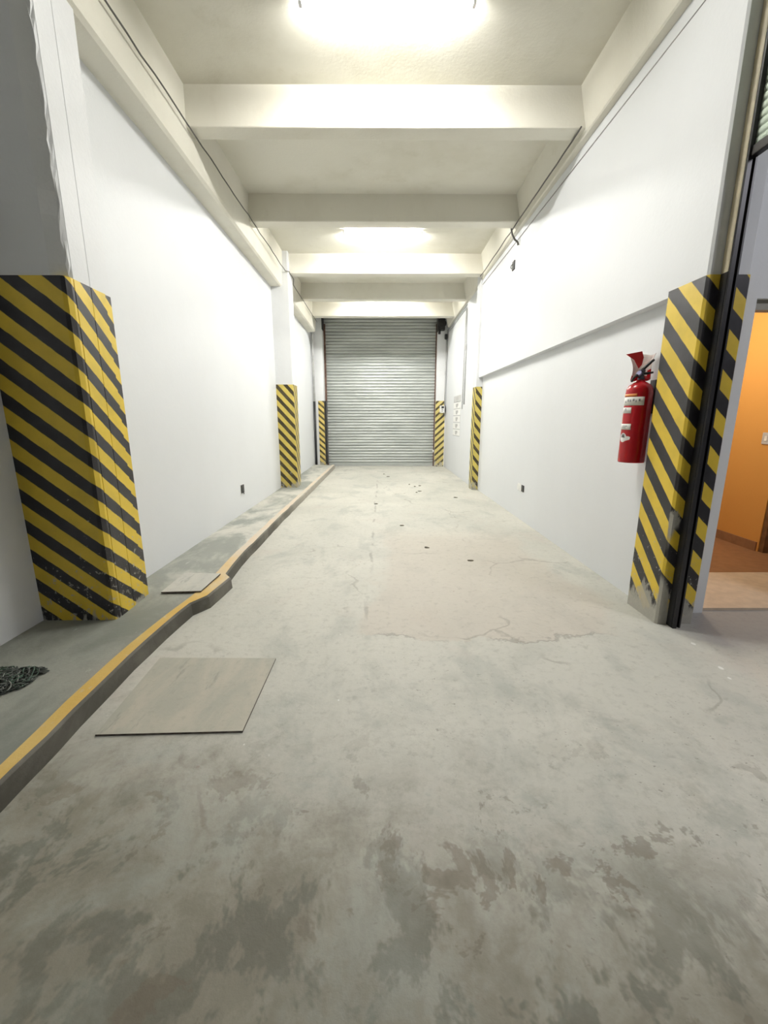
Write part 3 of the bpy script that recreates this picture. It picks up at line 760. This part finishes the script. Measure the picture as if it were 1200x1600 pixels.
# posted sheets on the far right wall
SL = ('topmost greyish sheet of the column posted on the far right wall', 'second sheet from the top posted on the far right wall', 'third sheet from the top posted on the far right wall',
      'fourth sheet from the top posted on the far right wall', 'fifth sheet from the top posted on the far right wall', 'lowest sheet of the column posted on the far right wall')
for i, lb in enumerate(SL):
    y0, z1 = 10.95, 2.0 - i*.168
    e = empty('posted_sheet', (wx(y0)-.003, y0, z1-.08), lb, 'sheet', 'sheets posted on the far right wall')
    bm = bmesh.new(); box(bm, -.003, .001, -.50, .50, -.075, .075)
    bmesh.ops.rotate(bm, verts=bm.verts[:], matrix=Matrix.Rotation(0, 3, 'Z'))
    pp = link('paper', bm, M['paper'] if i else plain('grey_paper', (.55, .55, .54), .7), e)
    for yy, zz, w, h in ((-.02, .02, .16, .028), (.02, -.025, .10, .022), (.0, -.076, .48, .004)):
        bm = bmesh.new(); box(bm, -.0045, -.003, yy-w, yy+w, zz-h, zz+h)
        bmesh.ops.rotate(bm, verts=bm.verts[:], matrix=Matrix.Rotation(0, 3, 'Z'))
        link('print', bm, plain('faint_print', (.50, .50, .49), .7) if h > .01 else M['ink'], pp)

# wall outlets
e = empty('wall_outlet', (-1.987, 5.88, .445), 'open black outlet box low on the left wall', 'outlet')
bm = bmesh.new(); box(bm, -.004, .004, -.058, .058, -.062, .062); bevel(bm, .002); link('plate', bm, M['white_plastic'], e)
bm = bmesh.new(); box(bm, .003, .020, -.05, .045, -.055, .058); link('opening', bm, M['black'], e)
bm = bmesh.new(); tube(bm, [(.006, -.01, -.02), (.022, .0, -.045), (.020, .02, -.075)], .006, 6); link('wire', bm, M['black'], e)
e = empty('wall_outlet', (1.985, 5.90, .455), 'white outlet plate with a dark hole low on the right wall', 'outlet')
bm = bmesh.new(); box(bm, -.010, .004, -.02, .16, -.05, .05); bevel(bm, .003); link('plate', bm, M['white_plastic'], e)
bm = bmesh.new(); box(bm, -.016, .004, -.12, -.035, -.045, .045); bevel(bm, .003); link('opening', bm, M['black'], e)

# dry bits scattered far down the lane
bits = [(.70, 8.9), (.82, 9.0), (.60, 9.2), (.75, 8.3), (.68, 8.15), (.15, 10.5), (-.10, 7.0), (.27, 5.5), (.05, 11.0), (1.35, 7.6), (.9, 4.05), (.5, 4.5)]
for i, (x, y) in enumerate(bits):
    bm = bmesh.new(); rnd = random.Random(50+i); n = 7; a0 = rnd.random()*6
    sx, sy = rnd.uniform(.018, .04), rnd.uniform(.014, .028)
    ring = [bm.verts.new((sx*math.cos(a0+q*2*PI/n)*rnd.uniform(.7, 1.2), sy*math.sin(a0+q*2*PI/n)*rnd.uniform(.7, 1.2), rnd.uniform(.002, .010))) for q in range(n)]
    c = bm.verts.new((0, 0, .012))
    for q in range(n): bm.faces.new((c, ring[q], ring[(q+1) % n]))
    base = [bm.verts.new((v.co.x, v.co.y, 0)) for v in ring]
    for q in range(n): bm.faces.new((ring[q], base[q], base[(q+1) % n], ring[(q+1) % n]))
    bm.faces.new(base[::-1])
    o = link('debris_bit', bm, M['leaf']); o.location = (x, y, 0.0005)
    tag(o, 'small dark dry crumb scattered on the concrete lane floor', 'debris', 'dry crumbs scattered on the lane floor')

# ------------------------------------------------------------------ light that is not a visible fitting
def area(name, loc, rot, sx, sy, power, col):
    l = bpy.data.lights.new(name, 'AREA'); l.shape = 'RECTANGLE'; l.size = sx; l.size_y = sy; l.energy = power; l.color = col
    o = bpy.data.objects.new(name, l); C.objects.link(o); o.location = loc; o.rotation_euler = rot
    return o
area('bay_daylight_fill', (4.3, 0.2, 4.1), (math.radians(12), 0, 0), 1.4, .5, 85, (.93, .92, 1.0))  # unseen area light, added for the cool daylight on the bay wall
l = bpy.data.lights.new('orange_room_fill', 'POINT'); l.energy = 45; l.color = (1.0, .86, .66); l.shadow_soft_size = .08  # unseen warm point light, added to brighten the orange room
o = bpy.data.objects.new('orange_room_fill', l); C.objects.link(o); o.location = (3.0, 4.6, 2.4)

w = bpy.data.worlds.new('World'); S.world = w; w.use_nodes = True
w.node_tree.nodes['Background'].inputs[0].default_value = (.80, .86, .92, 1); w.node_tree.nodes['Background'].inputs[1].default_value = .06

# ------------------------------------------------------------------ camera
cam = bpy.data.cameras.new('Camera'); co = bpy.data.objects.new('Camera', cam); C.objects.link(co)
cam.sensor_fit = 'HORIZONTAL'; cam.sensor_width = 36; cam.lens = 36*655/1200; cam.clip_start = .02
co.location = (0, 0, 1.4); co.rotation_euler = (math.radians(90-12.4), 0, math.radians(-.26))
S.camera = co
v = S.view_settings; v.view_transform = 'Standard'; v.look = 'None'; v.gamma = 1; v.use_curve_mapping = False; v.exposure = 0.0
